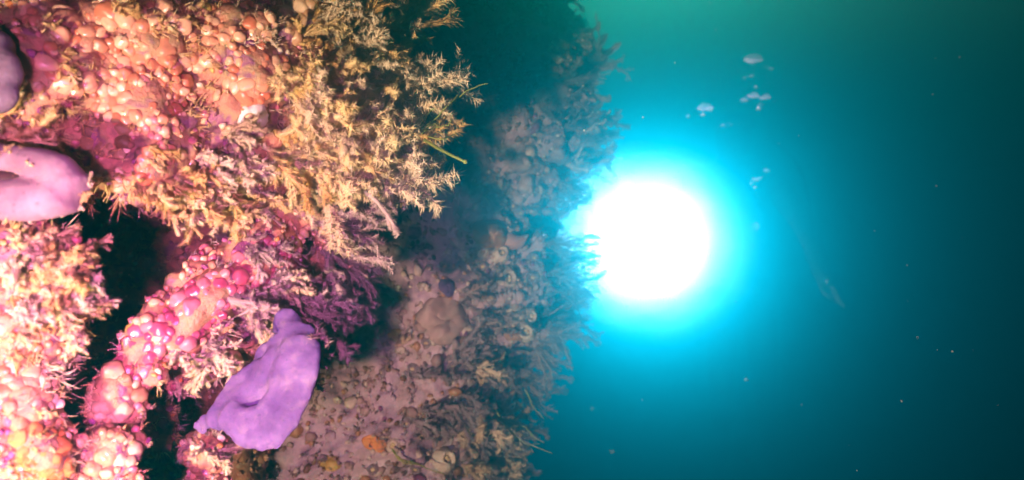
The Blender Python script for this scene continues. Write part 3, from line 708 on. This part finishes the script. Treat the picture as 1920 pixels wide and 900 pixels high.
tuft(1062, 470, -14, 88, 4, 16, 'mauve_thin', 'long dark forked sprig crossing the white glow at its middle', 'large hydroids on the piling', PIL, .05)
for poly, n, ar, lr, cols, label, grp in [
  ([(700, 640), (880, 660), (930, 760), (900, 830), (720, 800)], 14, (-12, 25), (60, 120), ('mauve', 'mauve', 'tan'), 'brown feathery hydroid spread over the lower face of the piling', 'hydroids on the piling face'),
  ([(860, 780), (960, 800), (940, 900), (850, 900)], 10, (-10, 40), (50, 95), ('mauve', 'tan'), 'soft brown hydroid at the bottom of the piling', 'hydroids at the piling bottom'),
  ([(840, 540), (1000, 540), (1000, 640), (860, 650)], 10, (-15, 20), (40, 80), ('mauve', 'lilac_thin'), 'faint silty hydroid between the large barnacles', 'hydroids between the barnacles'),
  ([(850, 150), (1080, 120), (1060, 330), (860, 330)], 8, (-30, 20), (35, 70), ('mauve', 'mauve_thin'), 'dim hydroid in the dark upper face of the piling', 'hydroids on the dark face')]:
    for x, y in poly_pts(poly, n): tuft(x, y, U(*ar), U(*lr), rnd.randint(3, 6), 15, rnd.choice(cols), label, grp, PIL, .25)

# ------------------------------------------------------------------ the torch, the hose, bubbles, flecks
def lathe(prof, seg=28):
    mb = MB(); v = []; f = []
    for r, y in prof:
        for j in range(seg): t = 2*math.pi*j/seg; v.append((r*math.cos(t), y, r*math.sin(t)))
    for i in range(len(prof)-1):
        for j in range(seg):
            j2 = (j+1) % seg; f.append((i*seg+j, i*seg+j2, (i+1)*seg+j2, (i+1)*seg+j))
    f.append(tuple(range(seg))[::-1]); f.append(tuple((len(prof)-1)*seg+j for j in range(seg))); mb.add(v, f); return mb
t = thing('dive_torch', TORCH, 'dazzling dive torch shining straight at the viewer inside a white glow', 'dive torch')
lathe([(.044, -.03), (.050, -.034), (.052, -.02), (.050, .03), (.036, .06), (.034, .062)]).build('head', M['alu'], t)
lathe([(.040, -.0285), (.041, -.031), (.030, -.034), (.001, -.035)]).build('lens', M['lens'], t)
b = lathe([(.026, .062), (.027, .07), (.027, .17), (.029, .172), (.029, .19), (.022, .20)]).build('body', M['alu'], t)
hd = MB(); hd.tube([(0, .05, -.05), (0, .05, -.10), (0, .07, -.115), (0, .15, -.115), (0, .165, -.10), (0, .165, -.02)], [.009]*6, 8); hd.build('handle', M['rubber'], t)
org = P(1560, 530, 2.72)
t = thing('gauge_hose', org, 'faint dark hose curving down to a round gauge in the hazy water', 'hose')
hp = [(1446, 262, 3.4), (1466, 276, 3.35), (1490, 300, 3.25), (1508, 335, 3.15), (1517, 375, 3.05), (1521, 420, 2.95), (1524, 470, 2.85), (1532, 500, 2.78), (1548, 520, 2.74), (1560, 530, 2.72)]
hs = MB(); hs.tube([P(*q)-org for q in hp], [.0065]*10, 10); hs.build('tube', M['rubber'], t)
g = MB(); v, f = ICO[3]; g.add([(q[0]*.045, q[1]*.022, q[2]*.045) for q in v], f); go = g.build('gauge', M['rubber'], t)
dl = lathe([(.032, -.021), (.028, -.024), (.001, -.024)]); dl.build('dial', M['alu'], go)

# the diver holding the torch, almost lost in the haze
J = {}; E = []
def joint(k, q, rad, parent=None):
    J[k] = (P(*q) if not isinstance(q, Vector) else q, rad)
    if parent: E.append((parent, k))
joint('hip', (1390, 560, 3.62), (.15, .12)); joint('waist', (1385, 470, 3.58), (.135, .11), 'hip'); joint('chest', (1378, 375, 3.52), (.16, .125), 'waist')
joint('neck', (1375, 300, 3.5), (.07, .07), 'chest'); joint('jaw', (1375, 270, 3.49), (.085, .09), 'neck'); joint('brow', (1375, 235, 3.49), (.098, .108), 'jaw'); joint('top', (1375, 208, 3.5), (.07, .075), 'brow')
for s_, sh, el, wr in ((-1, (1306, 335, 3.5), (1262, 425, 3.48), (1222, 512, 3.36)), (1, (1448, 335, 3.5), (1510, 425, 3.2), (1556, 545, 2.80))):
    k = 'r' if s_ < 0 else 'l'
    joint(k+'sh', sh, (.075, .075), 'chest'); joint(k+'el', el, (.052, .052), k+'sh'); joint(k+'wr', wr, (.034, .034), k+'el')
    pw = J[k+'wr'][0]; grip = (TORCH + Vector((0, .11, -.118)) if s_ < 0 else org + Vector((.01, .01, -.045)))
    dv = (grip-pw).normalized(); joint(k+'palm', pw.lerp(grip, .75), (.034, .024), k+'wr')
    sd_ = dv.cross(Vector((0, -1, 0))).normalized(); pp = J[k+'palm'][0]
    for q, ln in enumerate((.07, .08, .075, .06)):
        b0 = pp + sd_*(q-1.5)*.019 + dv*.03; joint(k+'f%d' % q, b0, (.010, .010), k+'palm')
        joint(k+'g%d' % q, b0 + dv*ln*.5 + Vector((0, -.02, .01)), (.009, .009), k+'f%d' % q); joint(k+'h%d' % q, b0 + dv*ln*.55 + Vector((0, -.045, -.01)), (.008, .008), k+'g%d' % q)
    joint(k+'t', pp - sd_*.04 + Vector((0, -.02, 0)), (.011, .011), k+'palm'); joint(k+'u', pp - sd_*.045 + dv*.03 + Vector((0, -.045, 0)), (.009, .009), k+'t')
for s_, kn, an, toe in ((-1, (1352, 725, 3.66), (1350, 860, 3.95), (1346, 905, 3.92)), (1, (1436, 730, 3.70), (1448, 860, 4.0), (1452, 905, 3.97))):
    k = 'r' if s_ < 0 else 'l'
    joint(k+'th', (1390+s_*34, 590, 3.62), (.095, .095), 'hip'); joint(k+'kn', kn, (.062, .062), k+'th'); joint(k+'an', an, (.042, .042), k+'kn'); joint(k+'to', toe, (.04, .03), k+'an')
names = list(J); base = J['hip'][0]
me = bpy.data.meshes.new('tmp'); me.from_pydata([J[k][0]-base for k in names], [(names.index(a), names.index(b)) for a, b in E], [])
ob = link('tmp', me); md = ob.modifiers.new('skin', 'SKIN'); md.use_smooth_shade = True
for k, sv in zip(names, me.skin_vertices[0].data): sv.radius = J[k][1]; sv.use_root = (k == 'hip')
s2 = ob.modifiers.new('sub', 'SUBSURF'); s2.levels = s2.render_levels = 2
me2 = bpy.data.meshes.new_from_object(ob.evaluated_get(bpy.context.evaluated_depsgraph_get())); bpy.data.objects.remove(ob)
me2.materials.clear(); me2.materials.append(M['neoprene']); me2.polygons.foreach_set('use_smooth', [True]*len(me2.polygons))
diver = link('person', me2); diver.location = base
tag(diver, 'diver in a dark wetsuit and mask, barely visible in the haze behind the torch', 'person')
def on(k): return J[k][0]-base
mk = MB(); q = on('brow') + Vector((0, -.10, .0)); v, f = ICO[3]; mk.add([(q.x+c[0]*.085, q.y+c[1]*.035, q.z+c[2]*.048) for c in v], f); mo = mk.build('dive_mask', M['rubber'], diver)
gl = MB(); gl.add([(q.x+c[0]*.070, q.y-.02+c[1]*.022, q.z+c[2]*.036) for c in v], f); gl.build('glass', M['glass'], mo)
rg = lathe([(.001, -.03), (.03, -.028), (.036, -.01), (.034, .02), (.02, .03)]); ro = rg.build('regulator', M['rubber'], diver); ro.location = on('jaw') + Vector((0, -.12, -.01))
tk = lathe([(.02, -.36), (.03, -.34), (.03, -.31), (.085, -.27), (.09, -.24), (.09, .28), (.08, .30), (.001, .302)]); to = tk.build('air_tank', M['steel'], diver)
to.location = on('chest') + Vector((0, .24, -.12)); to.rotation_euler = (R(-90), 0, 0)
for k in 'rl':
    fn = MB(); p0 = on(k+'to'); n_ = (on(k+'to')-on(k+'an')).normalized(); pts = [p0 - n_*.02, p0 + n_*.10, p0 + n_*.3, p0 + n_*.55]; vv_ = []; ff_ = []
    for i_, (pt, wd, th) in enumerate(zip(pts, (.05, .055, .09, .11), (.035, .02, .010, .006))):
        for sx, sy in ((-1, -1), (1, -1), (1, 1), (-1, 1)): vv_.append(pt + Vector((sx*wd, sy*th, 0)))
    for i_ in range(3):
        for c in range(4): ff_.append((i_*4+c, i_*4+(c+1) % 4, i_*4+4+(c+1) % 4, i_*4+4+c))
    ff_ += [(3, 2, 1, 0), (12, 13, 14, 15)]; fn.add(vv_, ff_); fn.build('fin', M['rubber'], diver)
def bubble(px, py, rp, d, label, fl=.6):
    mb = MB(); v, f = ICO[3]; r = rp/F*d; o = Vector((px, py, 0))*.1; out = []
    for q in v:
        q = Vector(q); k = 1 + .16*noise.noise(q*1.3+o); z = q.z*fl
        if z < 0: z *= .45                     # a rising bubble has a flat underside
        out.append(Vector((q.x*r*k, q.y*r*k, z*r*k)))
    mb.add(out, f); ob = mb.build('air_bubble', M['bubble']); ob.location = P(px, py, d)
    return tag(ob, label, 'bubble', 'bubbles in the open water')
bubble(1412, 112, 17, 2.6, 'largest pale air bubble, highest of the drifting ones')
bubble(1322, 203, 14, 2.6, 'pale air bubble nearest above the white glow')
bubble(1413, 180, 11, 2.6, 'pale air bubble in the middle pair below the highest')
bubble(1437, 183, 9, 2.6, 'right hand bubble of the middle pair below the highest')
bubble(1396, 188, 7, 2.65, 'small bubble at the left of the middle pair')
bubble(1418, 337, 8, 2.7, 'flat pale bubble right of the glow, above the hose bend', .4)
bubble(1438, 320, 6, 2.7, 'small round bubble right of the glow near the hose')
bubble(1330, 353, 4, 2.5, 'tiny bright bubble at the upper right rim of the glow')
for x, y, n in [(1412, 112, 6), (1322, 203, 5), (1420, 182, 8), (1420, 335, 4), (1400, 150, 4)]:
    for _ in range(n): bubble(x+rnd.gauss(0, 18), y+rnd.gauss(0, 12), U(1.5, 4.5), U(2.4, 2.9), 'tiny bubble in the swarm round the larger pale air bubbles', U(.6, .9))
fl = MB()
for _ in range(70):
    d = U(.8, 3.0); px, py = U(880, 1900), U(0, 900)
    fl.lump(P(px, py, d), U(.0006, .0016)*(.6+d*.4), 1, (1, 1, 1), .4)
for _ in range(12):
    d = U(.25, .6); fl.lump(P(U(950, 1900), U(0, 900), d), U(.0002, .0004), 1, (1, 1, 1), .4)
tag(fl.build('drifting_flecks', M['fleck']), 'tiny pale flecks drifting in the blue green water', 'flecks', kind='stuff')
